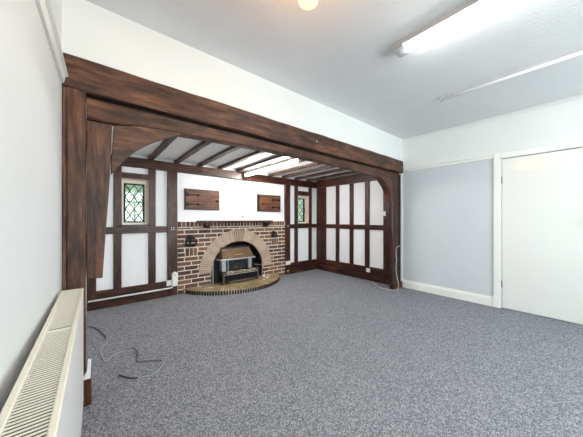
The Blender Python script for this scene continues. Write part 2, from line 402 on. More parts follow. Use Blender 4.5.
# leaded windows of the alcove
def leaded(name, w, nx, nz, wide_blind):
    x0, x1, z0, z1 = w
    m = MB(); Y0 = 4.300
    m.box(x0, x0 + 0.035, Y0, Y0 + 0.05, z0, z1, cream); m.box(x1 - 0.035, x1, Y0, Y0 + 0.05, z0, z1, cream)
    m.box(x0 + 0.035, x1 - 0.035, Y0, Y0 + 0.05, z0, z0 + 0.03, cream); m.box(x0 + 0.035, x1 - 0.035, Y0, Y0 + 0.05, z1 - 0.055, z1, cream)
    o = struct(name, m)
    a, b_, c_, d_ = x0 + 0.036, x1 - 0.036, z0 + 0.031, z1 - 0.056
    f = 0.018; m = MB()
    m.box(a, a + f, Y0 - 0.012, Y0 + 0.03, c_, d_, iron); m.box(b_ - f, b_, Y0 - 0.012, Y0 + 0.03, c_, d_, iron)
    m.box(a + f, b_ - f, Y0 - 0.012, Y0 + 0.03, c_, c_ + f, iron); m.box(a + f, b_ - f, Y0 - 0.012, Y0 + 0.03, d_ - f, d_, iron)
    m.box(b_ - f - 0.012, b_ - f + 0.004, Y0 - 0.035, Y0 - 0.012, (c_ + d_) / 2 - 0.05, (c_ + d_) / 2 + 0.05, iron)
    m.build('window_casement', o)
    a += f; b_ -= f; c_ += f; d_ -= f
    m = MB(); sx = (b_ - a) / nx; sz = (d_ - c_) / nz
    def seg(p, q): m.tube([(p[0], Y0 + 0.012, p[1]), (q[0], Y0 + 0.012, q[1])], 0.0056, iron, 6)
    for k in range(-nz - 1, int(nx) + nz + 3):
        for sg in (1, -1):
            # line x = a + k*sx + sg*(z-c_)/sz*sx
            X0 = a + k * sx; pts = []
            t0, t1 = 0.0, float(nz)
            lo, hi = (a - X0) / (sg * sx), (b_ - X0) / (sg * sx)
            if lo > hi: lo, hi = hi, lo
            t0 = max(t0, lo); t1 = min(t1, hi)
            if t1 - t0 > 0.05: seg((X0 + sg * sx * t0, c_ + sz * t0), (X0 + sg * sx * t1, c_ + sz * t1))
    m.build('lead_lattice', o)
    m = MB(); m.box(a, b_, Y0 + 0.010, Y0 + 0.014, c_, d_, clear_glass); m.build('glass', o)
    m = MB(); m.box(x0 - 0.045, x1 + 0.045, TY - 0.045, 4.299, z0 - 0.022, z0 - 0.001, stud_w['x'], 0.004); m.build('window_sill', o)
    m = MB(); t = 0.004
    m.box(x0, x0 + t, AB - 0.02, 4.299, z0, z1, pinkish); m.box(x1 - t, x1, AB - 0.02, 4.299, z0, z1, pinkish)
    m.box(x0 + t, x1 - t, AB - 0.02, 4.299, z1 - t, z1, pinkish); m.build('window_reveal', o)
    return o
leaded('window_1', W1, 2, 3, True)
leaded('window_2', W2, 2, 3, False)

# outside: lawn and shrubs seen through the panes
lawn = noisy(mat('lawn', (0.1, 0.2, 0.05), 0.95), [(0.08, 0.16, 0.04), (0.16, 0.28, 0.09)], (6, 6, 6), 4)
m = MB(); m.box(-14, 18, -16, -2.65, -0.35, -0.25, lawn); m.box(-14, 18, 4.45, 22, -0.35, -0.25, lawn); struct('ground', m)
leaf_a = mat('leaf_green', (0.24, 0.36, 0.17), 0.5); leaf_b = mat('leaf_pale_green', (0.46, 0.56, 0.38), 0.5)
bark = mat('shrub_bark', (0.10, 0.06, 0.04), 0.9)
def shrub(cx, cy, rx, h, label, cnt, seed):
    rnd = random.Random(seed)
    t = thing('garden_shrub', label, 'shrub', (cx, cy, -0.25))
    m = MB()
    for k in range(7):
        a = rnd.uniform(0, 2 * PI); r = rx * rnd.uniform(0.3, 0.8)
        m.tube([(cx, cy, -0.25), (cx + 0.3 * r * math.cos(a), cy + 0.3 * r * math.sin(a), h * 0.3), (cx + r * math.cos(a), cy + r * math.sin(a), h * 0.8)], [0.035, 0.022, 0.006], bark, 6)
    m.build('stem', t)
    m = MB()
    g = bmesh.ops.create_icosphere(m.bm, subdivisions=4, radius=1.0); mi = m.mi(leaf_b)
    for v in g['verts']:
        d = 0.86 + 0.16 * noise.noise(v.co * 3.1 + Vector((seed, 0, 0))) + 0.08 * noise.noise(v.co * 9)
        v.co = Vector((cx + v.co.x * rx * d, cy + v.co.y * rx * 0.6 * d, h * 0.5 + v.co.z * h * 0.55 * d))
        for f in v.link_faces: f.material_index = mi
    for k in range(cnt):
        while True:
            p = Vector((rnd.uniform(-1, 1), rnd.uniform(-1, 1), rnd.uniform(-1, 1)))
            if 0.75 < p.length < 1.05: break
        c = Vector((cx + p.x * rx, cy + p.y * rx * 0.7, h * 0.5 + p.z * h * 0.55))
        R = Matrix.Rotation(rnd.uniform(0, 6.3), 3, 'Z') @ Matrix.Rotation(rnd.uniform(-1, 1), 3, 'X')
        s_ = rnd.uniform(0.09, 0.16)
        vs = [c + R @ Vector(q) * s_ for q in ((0, -1, 0), (0.45, 0, 0.1), (0, 1, 0), (-0.45, 0, 0.1))]
        m.faces(vs, [(0, 1, 2, 3)], rnd.choice((leaf_a, leaf_b, leaf_b)))
    m.build('foliage', t)
shrub(1.05, 7.2, 1.3, 3.6, 'pale green garden shrub seen through the left leaded window', 1700, 3)
shrub(6.4, 6.9, 1.2, 2.2, 'green garden shrub outside the right leaded window', 900, 4)

# ================================================================ TIMBER FRAME
def timber(name, label, x0, x1, y0, y1, z0, z1, axis, ms, cat='timber', group=None, amp=0.002, bev=0.006, seed=None):
    m = MB(); hewn(m, x0, x1, y0, y1, z0, z1, axis, ms, amp, seed=seed if seed is not None else random.uniform(0, 99), bev=bev)
    o = m.build(name, None, ((x0 + x1) / 2, (y0 + y1) / 2, z0))
    return tag(o, label, cat, group)

# main beam
t = thing('main_beam', 'long dark hewn main beam spanning the alcove under the white wall', 'beam', (2.07, 2.12, 2.03))
m = MB(); hewn(m, -0.131, 4.262, 2.045, 2.21, 2.025, 2.232, 'x', beam_w['x'], 0.004, 0.1, 4, 0.008); m.build('beam_timber', t)
m = MB(); m.lathe((2.09, 2.047, 2.135), [(0.007, -0.006), (0.007, 0.004)], plastic, 10, 'y'); m.build('hook', t)['label'] = 'small white hook'
# black strip added to paint the shade in the gap between the beams
timber('gap_shade_strip', 'narrow black strip put in for the shade in the gap between the two long beams', -0.02, 4.262, 2.12, 2.20, 1.995, 2.026, 'x', dark_gap, 'timber', bev=0.003)
# lower beam, slightly bowed
m = MB(); n_ = 40; pts_b = []
def lowz(x): return 1.855 + 0.062 * math.sin(PI * min(1, max(0, (x + 0.1) / 4.3))) ** 0.75
xs = [-0.018 + (4.0 + 0.018) * i / n_ for i in range(n_ + 1)]
rings = []
mi = m.mi(beam_w['x'])
for i, x in enumerate(xs):
    w = 0.003 * noise.noise(Vector((x * 4, 0, 3)))
    R = [m.bm.verts.new(p) for p in ((x, 2.082 + w, 1.997), (x, 2.080 + w, lowz(x) + 0.012), (x, 2.090, lowz(x)), (x, 2.165, lowz(x)), (x, 2.172, lowz(x) + 0.01), (x, 2.172, 1.997))]
    rings.append(R)
for A, B in zip(rings, rings[1:]):
    for j in range(6):
        f = m.bm.faces.new((A[j], A[(j + 1) % 6], B[(j + 1) % 6], B[j])); f.material_index = mi
for R in (rings[0], rings[-1]): m.bm.faces.new(R).material_index = mi
tag(m.build('lower_beam', None, (2.0, 2.12, 1.86)), 'slightly bowed brown beam running just below the main beam', 'beam')

# left post with its plinth
t = thing('corner_post', 'tall dark post against the left wall beside the radiator', 'post', (-0.075, 2.12, 0))
m = MB(); hewn(m, -0.133, -0.112, 2.058, 2.19, 0, 2.024, 'z', beam_w['z'], 0.001, bev=0.003)
hewn(m, -0.112, -0.020, 2.050, 2.19, 0, 2.024, 'z', beam_w['z'], 0.002, seed=3, bev=0.005); m.build('post_timber', t)
m = MB(); m.box(-0.10, 0.008, 2.036, 2.2, 0, 0.165, stud_w['z'], 0.006); m.box(-0.10, 0.001, 2.04, 2.2, 0.165, 0.18, stud_w['x'], 0.004); m.build('plinth', t)
# tapered board hanging beside it
m = MB()
m.prism([(-0.018, 1.853), (-0.018, 0.811), (0.066, 0.804), (0.082, 1.095), (0.098, 1.35), (0.108, 1.56), (0.114, 1.70), (0.118, 1.852)][::-1], 'y', 2.083, 2.172, beam_w['z'], 0.004)
tag(m.build('tapered_jamb', None, (0.03, 2.12, 0.81)), 'tapered wooden jamb board beside the left post, cut off above the floor', 'timber')
# curved braces
lf = [(0.113, 1.515), (0.135, 1.548), (0.155, 1.577), (0.185, 1.622), (0.219, 1.662), (0.255, 1.702), (0.289, 1.733), (0.346, 1.778), (0.40, 1.812), (0.44, 1.834), (0.50, 1.862), (0.56, 1.884)]
m = MB(); m.prism(lf + [(0.56, 1.898), (0.30, 1.886), (0.129, 1.853), (0.122, 1.69), (0.1145, 1.59)], 'y', 2.084, 2.17, beam_w['x'], 0.003)
tag(m.build('curved_brace', None, (0.3, 2.12, 1.52)), 'curved brace in the upper left corner of the alcove opening', 'brace')
rf = [(3.925, 1.523), (3.915, 1.575), (3.90, 1.627), (3.865, 1.68), (3.819, 1.735), (3.765, 1.782), (3.70, 1.828), (3.63, 1.862), (3.56, 1.887), (3.45, 1.895)]
m = MB(); m.prism(rf[::-1] + [(3.965, 1.523), (3.965, 1.92), (3.45, 1.92)], 'y', 2.084, 2.20, beam_w['x'], 0.003)
tag(m.build('curved_brace', None, (3.8, 2.12, 1.52)), 'curved brace in the upper right corner of the alcove opening', 'brace')
# right post
t = thing('door_side_post', 'dark reddish post at the right end of the beams', 'post', (4.05, 2.15, 0))
m = MB(); hewn(m, 3.967, 4.16, 2.084, 2.135, 0, 1.994, 'z', stud_w['z'], 0.002, bev=0.006); m.build('post_timber', t)
m = MB(); m.box(4.16, 4.285, 2.10, 2.25, 0, 1.994, dark_gap, 0.003); m.build('dark_strip', t)['label'] = 'black strip against the wall'  # plain near-black strip between post and wall
m = MB(); m.box(3.96, 4.28, 2.072, 2.135, 0, 0.10, stud_w['x'], 0.005); m.build('plinth', t)

# alcove back wall timbers (faces at TY)
def bstud(name, label, x0, x1, z0=0.112, z1=1.957, face=TY, group=None):
    return timber(name, label, x0, x1, face, AB, z0, z1, 'z', stud_w['z'], 'timber', group, 0.0015, 0.004)
def brail(name, label, x0, x1, z0, z1, face=TY + 0.002):
    return timber(name, label, x0, x1, face, AB, z0, z1, 'x', stud_w['x'], 'timber', None, 0.0015, 0.004)
bstud('wall_stud', 'dark stud in the far left corner of the alcove behind the tapered jamb', -0.034, 0.062)
bstud('wall_stud', 'dark stud along the left side of the left leaded window', 0.251, 0.345)
bstud('wall_stud', 'dark stud along the right side of the left leaded window', 0.677, 0.772)
def pegged(x0, x1, label, side):
    t = thing('wall_post', label, 'timber', ((x0 + x1) / 2, TY, 0))
    m = MB(); hewn(m, x0, x1, TY - 0.012, AB, 0, 1.957, 'z', stud_w['z'], 0.002, bev=0.005); m.build('post_timber', t)
    m = MB()
    for dx, dz in ((-0.016, 0.014), (0.016, 0.014), (-0.016, -0.014), (0.016, -0.014)):
        m.lathe(((x0 + x1) / 2 + dx, TY - 0.013, 1.055 + dz), [(0.009, -0.004), (0.009, 0.004)], grey_plastic, 8, 'y')
    m.build('peg', t)['label'] = 'cluster of pale peg heads'
pegged(0.934, 1.078, 'wide dark post at the left edge of the brickwork', 0)
pegged(3.274, 3.416, 'wide dark post at the right edge of the brickwork', 1)
bstud('wall_stud', 'thin dark stud along the left side of the right leaded window', 3.56, 3.653)
bstud('wall_stud', 'thin dark stud along the right side of the right leaded window', 4.00, 4.095)
timber('wall_plate', 'dark horizontal timber along the top of the back alcove wall', -0.034, TX - 0.01, TY - 0.02, AB, 1.958, 2.10, 'x', stud_w['x'], amp=0.002)
brail('window_lintel', 'short dark lintel over the left leaded window', 0.346, 0.676, 1.79, 1.872)
brail('window_lintel', 'short dark lintel over the right leaded window', 3.654, 3.999, 1.756, 1.855)
def rail_set(x0, x1, side, cuts):
    tag_o = brail('middle_rail', 'dark middle rail below the %s leaded window' % side, x0, x1, 1.0, 1.095, TY - 0.004)
    brail('bottom_rail', 'dark bottom rail above the skirting below the %s leaded window' % side, x0, x1, 0.113, 0.235, TY - 0.002)
rail_set(0.063, 0.933, 'left', None)
rail_set(3.417, 4.245, 'right', None)

# right alcove wall timbers (faces at TX)
def rstud(label, y0, y1, z0=0.117, z1=1.957, x0=TX):
    return timber('wall_stud', label, x0, AX, y0, y1, z0, z1, 'z', stud_w['z'], 'timber', None, 0.0015, 0.004)
rstud('broad dark stud in the far right corner of the alcove', 3.87, TY - 0.002, x0=TX - 0.005)
rstud('dark stud on the right alcove wall, first from the far corner', 3.483, 3.573)
rstud('dark stud on the right alcove wall, midway between corner and switch', 3.105, 3.195)
rstud('dark stud on the right alcove wall, next to the white panel by the switch', 2.725, 2.82)
rstud('broad dark stud carrying the white light switch', 2.252, 2.418, x0=TX - 0.006)
timber('wall_plate', 'dark horizontal timber along the top of the right alcove wall', TX - 0.02, AX, 2.255, TY - 0.022, 1.958, 2.13, 'y', stud_w['y'])
timber('middle_rail', 'dark middle rail along the right alcove wall', TX - 0.004, AX, 2.419, 3.869, 1.0, 1.092, 'y', stud_w['y'])
timber('bottom_rail', 'dark bottom rail along the right alcove wall', TX - 0.003, AX, 2.419, 3.869, 0.117, 0.262, 'y', stud_w['y'])

# ceiling joists
JW = 0.068
names = ['leftmost joist of the alcove ceiling, above the left window', 'second joist from the left of the alcove ceiling', 'third joist from the left of the alcove ceiling, left of the lit tube',
         'fourth joist from the left of the alcove ceiling, left of the lit tube', 'joist of the alcove ceiling just left of the lit tube', 'joist of the alcove ceiling just right of the lit tube',
         'second joist right of the lit tube in the alcove', 'third joist right of the lit tube in the alcove', 'fourth joist right of the lit tube in the alcove', 'joist of the alcove ceiling nearest the right wall', ]
m = MB(); hewn(m, -JW / 2, JW / 2, 2.212, TY + 0.025, 2.103, 2.149, 'y', joist_w, 0.003, bev=0.004)
j0 = m.build('ceiling_joist', None, (0, 3.19, 2.10))
for i, nm in enumerate(names):
    o = j0 if i == 0 else j0.copy()
    if i: COL.objects.link(o)
    o.location.x = 0.71 + 0.362 * i
    tag(o, nm, 'joist', 'joists of the alcove ceiling')

# ================================================================ FIREPLACE
BX0, BX1 = 1.080, 3.272
CX, CZ, RO, RI = 2.165, 0.265, 0.745, 0.532
t = thing('brick_fireplace', 'red brick fireplace surround with a round arch', 'fireplace', (CX, TY, 0))
m = MB()
arc = [(CX - RI * math.cos(PI * k / 32), CZ + RI * math.sin(PI * k / 32)) for k in range(33)]
m.prism([(BX0, 0), (CX - RI, 0)] + arc + [(CX + RI, 0), (BX1, 0), (BX1, 1.165), (BX0, 1.165)], 'y', TY + 0.004, AB - 0.0005, mortar)
rb = random.Random(5)
def brick(x0, x1, z0, z1, dy=0.0):
    m.box(x0, x1, TY - 0.004 + dy, TY + 0.03, z0, z1, rb.choice(brick_m))
CH, CL = 0.0745, 0.222
feature = [(1.20, 1.395, 0.597, 0.725), (2.925, 3.085, 0.672, 0.799)]
def half_w(z):
    """half width of the arch at height z (0 above it)"""
    if z <= CZ: return RI + 0.002
    d = (RO - 0.002) ** 2 - (z - CZ) ** 2
    return math.sqrt(d) if d > 0 else 0
def arch_brick(p, q, z0, z1, dy):
    w0, w1 = half_w(z0 if z0 > CZ else (CZ + 1e-6 if z1 > CZ + 0.03 else z0)), half_w(z1)
    if w0 == 0 or q <= CX - w0 or p >= CX + w0: brick(p, q, z0, z1, dy); return
    mt = rb.choice(brick_m)
    for sg in (-1, 1):
        a0, a1 = (min(q, CX - w0), min(q, CX - w1)) if sg < 0 else (max(p, CX + w0), max(p, CX + w1))
        e_ = p if sg < 0 else q
        if sg * (e_ - a0) < 0.004 and sg * (e_ - a1) < 0.004: continue
        if sg * (e_ - a0) < 0: a0 = e_ - sg * 0.002
        m.prism([(e_, z0), (a0, z0), (a1, z1), (e_, z1)], 'y', TY - 0.004 + dy, TY + 0.03, mt)
row = 0; z = 0.0
while z < 1.06:
    z1 = z + CH - 0.020
    if z1 > 1.065: z1 = 1.062
    x = BX0 + 0.004 - (CL / 2 if row % 2 else 0)
    while x < BX1:
        xa, xb = max(x, BX0 + 0.003), min(x + CL - 0.018, BX1 - 0.003)
        if xb - xa > 0.02:
            for a, b_ in [(xa, xb)]:
                segs = [(a, b_)]
                for fx0, fx1, fz0, fz1 in feature:
                    if z < fz1 and z1 > fz0:
                        ns = []
                        for p, q in segs:
                            if q <= fx0 or p >= fx1: ns.append((p, q)); continue
                            if p < fx0 - 0.015: ns.append((p, fx0 - 0.008))
                            if q > fx1 + 0.015: ns.append((fx1 + 0.008, q))
                        segs = ns
                for p, q in segs: arch_brick(p, q, z, z1, rb.uniform(-0.002, 0.002))
        x += CL
    z += CH; row += 1
for fx0, fx1, fz0, fz1 in feature:      # little panels of upright bricks under the sconces
    w = (fx1 - fx0) / 3
    for k in range(3): brick(fx0 + k * w + 0.006, fx0 + (k + 1) * w - 0.006, fz0, fz1)
x = BX0 + 0.005                          # soldier course
while x < BX1 - 0.02:
    brick(x, min(x + 0.052, BX1 - 0.003), 1.078, 1.162); x += 0.066
m.build('brickwork', t)
m = MB(); m2 = MB(); nv = 58
for k in range(nv):
    a0 = PI * (k + 0.07) / nv; a1 = PI * (k + 0.93) / nv
    key = abs(k - (nv - 1) / 2) < 3.2
    ri, ro = (RI - 0.012, RO) if key else (RI, RO + random.uniform(-0.004, 0.004))
    if key and abs(k - (nv - 1) / 2) < 1: ri = RI + 0.006
    if key: a0 += 0.07 * PI / nv; a1 -= 0.07 * PI / nv
    p = [(CX - ri * math.cos(a0), CZ + ri * math.sin(a0)), (CX - ro * math.cos(a0), CZ + ro * math.sin(a0)),
         (CX - ro * math.cos(a1), CZ + ro * math.sin(a1)), (CX - ri * math.cos(a1), CZ + ri * math.sin(a1))]
    (m2 if key else m).prism(p, 'y', TY - 0.016 if key else TY - 0.012, TY + 0.04, key_m if key else random.choice((arch_m, arch_m2)))
m.prism([(CX - RO * math.cos(PI * k / 40), CZ + RO * math.sin(PI * k / 40)) for k in range(41)] + [(CX + RI * math.cos(PI * k / 40), CZ + RI * math.sin(PI * k / 40)) for k in range(41)], 'y', TY - 0.007, TY + 0.003, mortar)
m.build('arch', t); m2.build('keystone', t)['label'] = 'reddish bricks at the crown of the arch'

# mantel shelf
t = thing('mantel_shelf', 'narrow dark wooden mantel shelf over the brick arch', 'shelf', (2.12, TY, 1.06))
m = MB(); m.box(1.375, 2.865, TY - 0.125, TY - 0.006, 1.142, 1.182, stud_w['x'], 0.004); m.build('shelf_board', t)
for xa in (1.49, 2.70):
    m = MB(); m.prism([(TY - 0.006, 1.055), (TY - 0.006, 1.141), (TY - 0.105, 1.141), (TY - 0.10, 1.11), (TY - 0.07, 1.075), (TY - 0.04, 1.055)], 'x', xa, xa + 0.095, stud_w['z'], 0.004); m.build('corbel', t)

# hearth: segment of a circle
HC = (2.125, 4.575); HR = 1.045; HZ = 0.07
t = thing('hearth', 'low semicircular tiled hearth in front of the fireplace', 'hearth', (2.12, 4.0, 0))
a_end = math.acos((HC[1] - TY + 0.004) / HR)
m = MB(); nh = 56
def hp(a, r): return (HC[0] + r * math.sin(a), HC[1] - r * math.cos(a))
outer = [hp(-a_end + 2 * a_end * k / nh, HR - 0.012) for k in range(nh + 1)]
m.prism(outer, 'z', 0, HZ - 0.006, mortar)
rh = random.Random(2)
for k in range(nh):
    a0 = -a_end + 2 * a_end * (k + 0.08) / nh; a1 = -a_end + 2 * a_end * (k + 0.92) / nh
    rin = HR - 0.20
    ymax = TY - 0.006
    q = [hp(a0, HR - 0.004), hp(a1, HR - 0.004), hp(a1, rin), hp(a0, rin)]
    q = [(p[0], min(p[1], ymax)) for p in q]
    m.prism(q, 'z', HZ - 0.012, HZ + rh.uniform(-0.001, 0.002), rh.choice(hearth_m))
m.build('border_tiles', t)
m = MB()
for k in range(nh):
    a0 = -a_end + 2 * a_end * (k + 0.14) / nh; a1 = -a_end + 2 * a_end * (k + 0.86) / nh
    if k in (0, nh - 1): continue
    q = [hp(a0, HR), hp(a1, HR), hp(a1, HR - 0.03), hp(a0, HR - 0.03)]
    m.prism(q, 'z', 0.001, HZ - 0.014, rh.choice(edge_m))
m.build('edge_tiles', t)['label'] = 'row of dark tiles round the rim'
m = MB(); gx = 0.15; ri2 = HR - 0.206
i = 0
x = HC[0] - ri2
while x < HC[0] + ri2:
    y = TY - 0.006 - 0.15
    j = 0
    while y > HC[1] - ri2 - 0.15:
        xa, xb = x + 0.004, x + gx - 0.004; ya, yb = y + 0.004, y + 0.15 - 0.004
        # clip the tile to the circle
        def yin(xx):
            d = ri2 ** 2 - (xx - HC[0]) ** 2
            return HC[1] - math.sqrt(d) if d > 0 else 99
        y1_, y2_ = max(ya, yin(xa)), max(ya, yin(xb))
        if y1_ < yb - 0.01 and y2_ < yb - 0.01:
            m.prism([(xa, y1_), (xb, y2_), (xb, yb), (xa, yb)], 'z', HZ - 0.012, HZ + rh.uniform(-0.001, 0.002), rh.choice(hearth_m))
        y -= 0.15; j += 1
    x += gx
m.build('centre_tiles', t)

# gas fire
t = thing('gas_fire', 'freestanding gas fire with bronze hood in the brick arch', 'fire', (2.09, 4.12, HZ))
m = MB()
m.box(1.80, 2.36, 4.10, 4.50, HZ + 0.03, 0.70, blackm, 0.006)
m.build('body', t)
m = MB()
m.prism([(1.765, 0.505), (2.385, 0.505), (2.335, 0.675), (1.785, 0.675)], 'y', 4.0, 4.2, bronze)
for v in m.bm.verts:
    if v.co.z > 0.6 and v.co.y < 4.1: v.co.y += 0.07
m.build('hood', t)
m = MB(); m.box(1.985, 2.155, 4.004, 4.02, 0.555, 0.575, gold, 0.003); m.build('badge', t)
m = MB(); m.box(1.72, 2.415, 3.975, 4.19, 0.482, 0.503, steel, 0.004); m.build('trim_lip', t)['label'] = 'bright steel lip under the hood'
for xa, xb in ((1.755, 1.835), (2.275, 2.345)):
    m = MB(); m.box(xa, xb, 4.0, 4.10, 0.292, 0.48, steel, 0.005); m.build('side_column', t)['label'] = 'bright steel column'
m = MB(); m.box(1.862, 1.878, 4.0, 4.03, 0.292, 0.48, steel, 0.002); m.build('glass_frame', t)
m = MB(); m.box(1.88, 2.272, 4.025, 4.03, 0.295, 0.48, smoked_glass); m.build('fire_glass', t)
m = MB(); rc = random.Random(8)
m.box(1.84, 2.272, 4.035, 4.10, 0.29, 0.30, blackm)
for k in range(34):
    c = Vector((rc.uniform(1.87, 2.25), rc.uniform(4.05, 4.09), 0.30 + rc.uniform(0, 0.085)))
    r = rc.uniform(0.018, 0.034)
    g = bmesh.ops.create_icosphere(m.bm, subdivisions=1, radius=r, matrix=Matrix.Translation(c))
    mi = m.mi(coal)
    for v in g['verts']:
        v.co += Vector((rc.uniform(-1, 1), rc.uniform(-1, 1), rc.uniform(-1, 1))) * 0.006
        for f in v.link_faces: f.material_index = mi
m.build('coals', t)
m = MB()
for k, (zz, yy) in enumerate(((0.278, 3.965), (0.262, 3.945), (0.245, 3.965))):
    pts = [(1.80 + 0.62 * i / 12, yy + 0.008 * rc.uniform(-1, 1), zz + 0.009 * rc.uniform(-1, 1)) for i in range(13)]
    m.tube(pts, [0.017 + 0.005 * rc.uniform(-1, 1) for _ in pts], ash_log, 8)
m.box(1.77, 2.44, 3.945, 4.10, 0.228, 0.245, steel, 0.003)
m.build('log_tray', t)['label'] = 'pale ceramic log tray'
m = MB()
for zz in (0.200, 0.165, 0.125): m.box(1.775, 2.445, 3.955, 3.972, zz - 0.010, zz + 0.010, iron, 0.003)
m.box(1.80, 2.42, 3.99, 4.10, 0.10, 0.225, blackm)
m.box(1.86, 2.36, 3.948, 3.985, 0.092, 0.125, dark_steel, 0.004)
m.build('grate', t)
for xa in (1.758, 2.440):
    m = MB(); m.box(xa, xa + 0.022, 3.945, 3.99, HZ, 0.30, dark_steel, 0.003); m.build('leg', t)
m = MB()
for k in range(6): m.box(2.35, 2.425, 4.02, 4.10, 0.31 + k * 0.030, 0.325 + k * 0.030, iron, 0.002)
m.build('side_fins', t)
for xa in (1.655,):
    m = MB(); m.box(xa, xa + 0.02, 4.17, 4.19, HZ, 0.46, steel, 0.002); m.box(xa + 0.02, 1.80, 4.178, 4.185, HZ, 0.55, blackm); m.build('side_screen', t)
m = MB(); m.tube([(2.43, 4.12, 0.335), (2.56, 4.15, 0.31), (2.69, 4.18, 0.285)], 0.008, steel); m.build('gas_pipe', t)

# small white ball on the hearth, small knobs
m = MB(); m.lathe((2.63, 4.03, HZ + 0.002), [(0.004, 0), (0.018, 0.004), (0.023, 0.018), (0.018, 0.034), (0.004, 0.040)], plastic, 14)
tag(m.build('white_ball', None, (2.63, 4.03, HZ + 0.002)), 'tiny round white ball lying on the right side of the hearth', 'ball')

# iron sconces on the brickwork
def sconce(cx, zt, sc, label):
    t = thing('wall_sconce', label, 'sconce', (cx, TY - 0.008, zt - 0.2 * sc))
    y = TY - 0.010
    m = MB(); m.box(cx - 0.018 * sc, cx + 0.018 * sc, y - 0.006, y, zt - 0.2 * sc, zt - 0.02 * sc, iron, 0.002)
    m.lathe((cx, y - 0.01, zt - 0.03 * sc), [(0.012 * sc, -0.012), (0.036 * sc, -0.006), (0.036 * sc, 0.006), (0.012 * sc, 0.010)], iron, 12, 'y'); m.build('back_plate', t)
    m = MB()
    for dz, w in ((0.055, 0.075), (0.105, 0.062), (0.165, 0.078)):
        m.box(cx - w * sc, cx + w * sc, y - 0.022, y - 0.006, zt - (dz + 0.014) * sc, zt - (dz - 0.014) * sc, iron, 0.003)
    m.build('cross_bars', t)
    for s_ in (-1, 1):
        m = MB(); m.tube([(cx, y - 0.01, zt - 0.17 * sc), (cx + s_ * 0.04 * sc, y - 0.04 * sc, zt - 0.185 * sc), (cx + s_ * 0.075 * sc, y - 0.06 * sc, zt - 0.15 * sc), (cx + s_ * 0.078 * sc, y - 0.06 * sc, zt - 0.11 * sc)], 0.014 * sc, iron, 8)
        m.lathe((cx + s_ * 0.078 * sc, y - 0.06 * sc, zt - 0.115 * sc), [(0.012 * sc, -0.004), (0.030 * sc, 0.0), (0.032 * sc, 0.010 * sc), (0.012 * sc, 0.014 * sc), (0.014 * sc, 0.04 * sc), (0.010 * sc, 0.04 * sc)], iron, 12)
        m.build('arm', t)
sconce(1.275, 0.945, 1.0, 'black iron sconce on the brickwork left of the arch')
sconce(2.955, 0.965, 0.72, 'smaller black iron sconce on the brickwork right of the arch')

# wooden wall hatches with strap hinges
def hatch(x0, x1, z0, z1, hinge_left, label):
    t = thing('wall_hatch', label, 'cupboard', ((x0 + x1) / 2, AB - 0.02, z0))
    m = MB(); f = 0.014
    m.box(x0 - 0.004, x1 + 0.004, AB - 0.018, AB - 0.001, z0 - 0.004, z1 + 0.004, stud_w['x'], 0.002); m.build('frame', t)
    m = MB(); xa, xb = (x0 + f, x1 - f) if hinge_left else (x0 + 0.045, x1 - f)
    if not hinge_left:
        q = MB(); q.box(x0 + 0.012, x0 + 0.040, AB - 0.021, AB - 0.0175, z0 + 0.012, z1 - 0.012, slot_dark); q.build('shadow_gap', t)
    for k in range(3):
        h = (z1 - z0 - 2 * f) / 3
        m.box(xa, xb, AB - 0.036, AB - 0.0182, z0 + f + k * h + 0.0008, z0 + f + (k + 1) * h - 0.0008, hatch_w, 0.0015)
    d = m.build('hatch_door', t)
    s_ = 1 if hinge_left else -1; xe = xa if hinge_left else xb
    L = 0.225
    for zz in (z0 + (z1 - z0) * 0.25, z0 + (z1 - z0) * 0.72):
        m = MB()
        half = [(0, 0.030), (0.03, 0.030), (0.05, 0.014), (0.17, 0.009), (0.185, 0.024), (0.205, 0.026), (L, 0.006)]
        pts = [(xe + s_ * a, zz + b_) for a, b_ in half] + [(xe + s_ * a, zz - b_) for a, b_ in reversed(half)]
        m.prism(pts, 'y', AB - 0.0405, AB - 0.0362, iron); m.build('strap_hinge', d)
    kx = xb - 0.045 if hinge_left else xa + 0.06
    m = MB(); m.lathe((kx, AB - 0.036, z0 + (z1 - z0) * 0.46), [(0.010, -0.0), (0.010, -0.012), (0.020, -0.016), (0.020, -0.026), (0.006, -0.030)], iron, 14, 'y'); m.build('knob', d)
hatch(1.193, 1.785, 1.367, 1.707, True, 'larger wooden wall hatch at left with black strap hinges')
hatch(2.583, 3.158, 1.365, 1.706, False, 'wooden wall hatch at right, black strap hinges on its right edge')
# plaster above the brickwork
m = MB(); m.box(1.079, 3.273, AB - 0.0005, AB + 0.004, 1.166, 1.957, panel_white); m.bm.free()
m = MB(); m.box(2.235, 2.285, AB - 0.008, AB - 0.0005, 1.252, 1.268, iron, 0.002); tag(m.build('wall_catch', None, (2.26, AB, 1.252)), 'tiny dark metal catch on the plaster above the mantel shelf', 'fitting')
m = MB(); m.box(2.190, 2.194, TY - 0.06, TY - 0.056, 1.183, 1.270, grey_plastic); tag(m.build('thin_stick', None, (2.192, TY - 0.058, 1.183)), 'thin grey upright wire standing on the mantel shelf', 'wire')

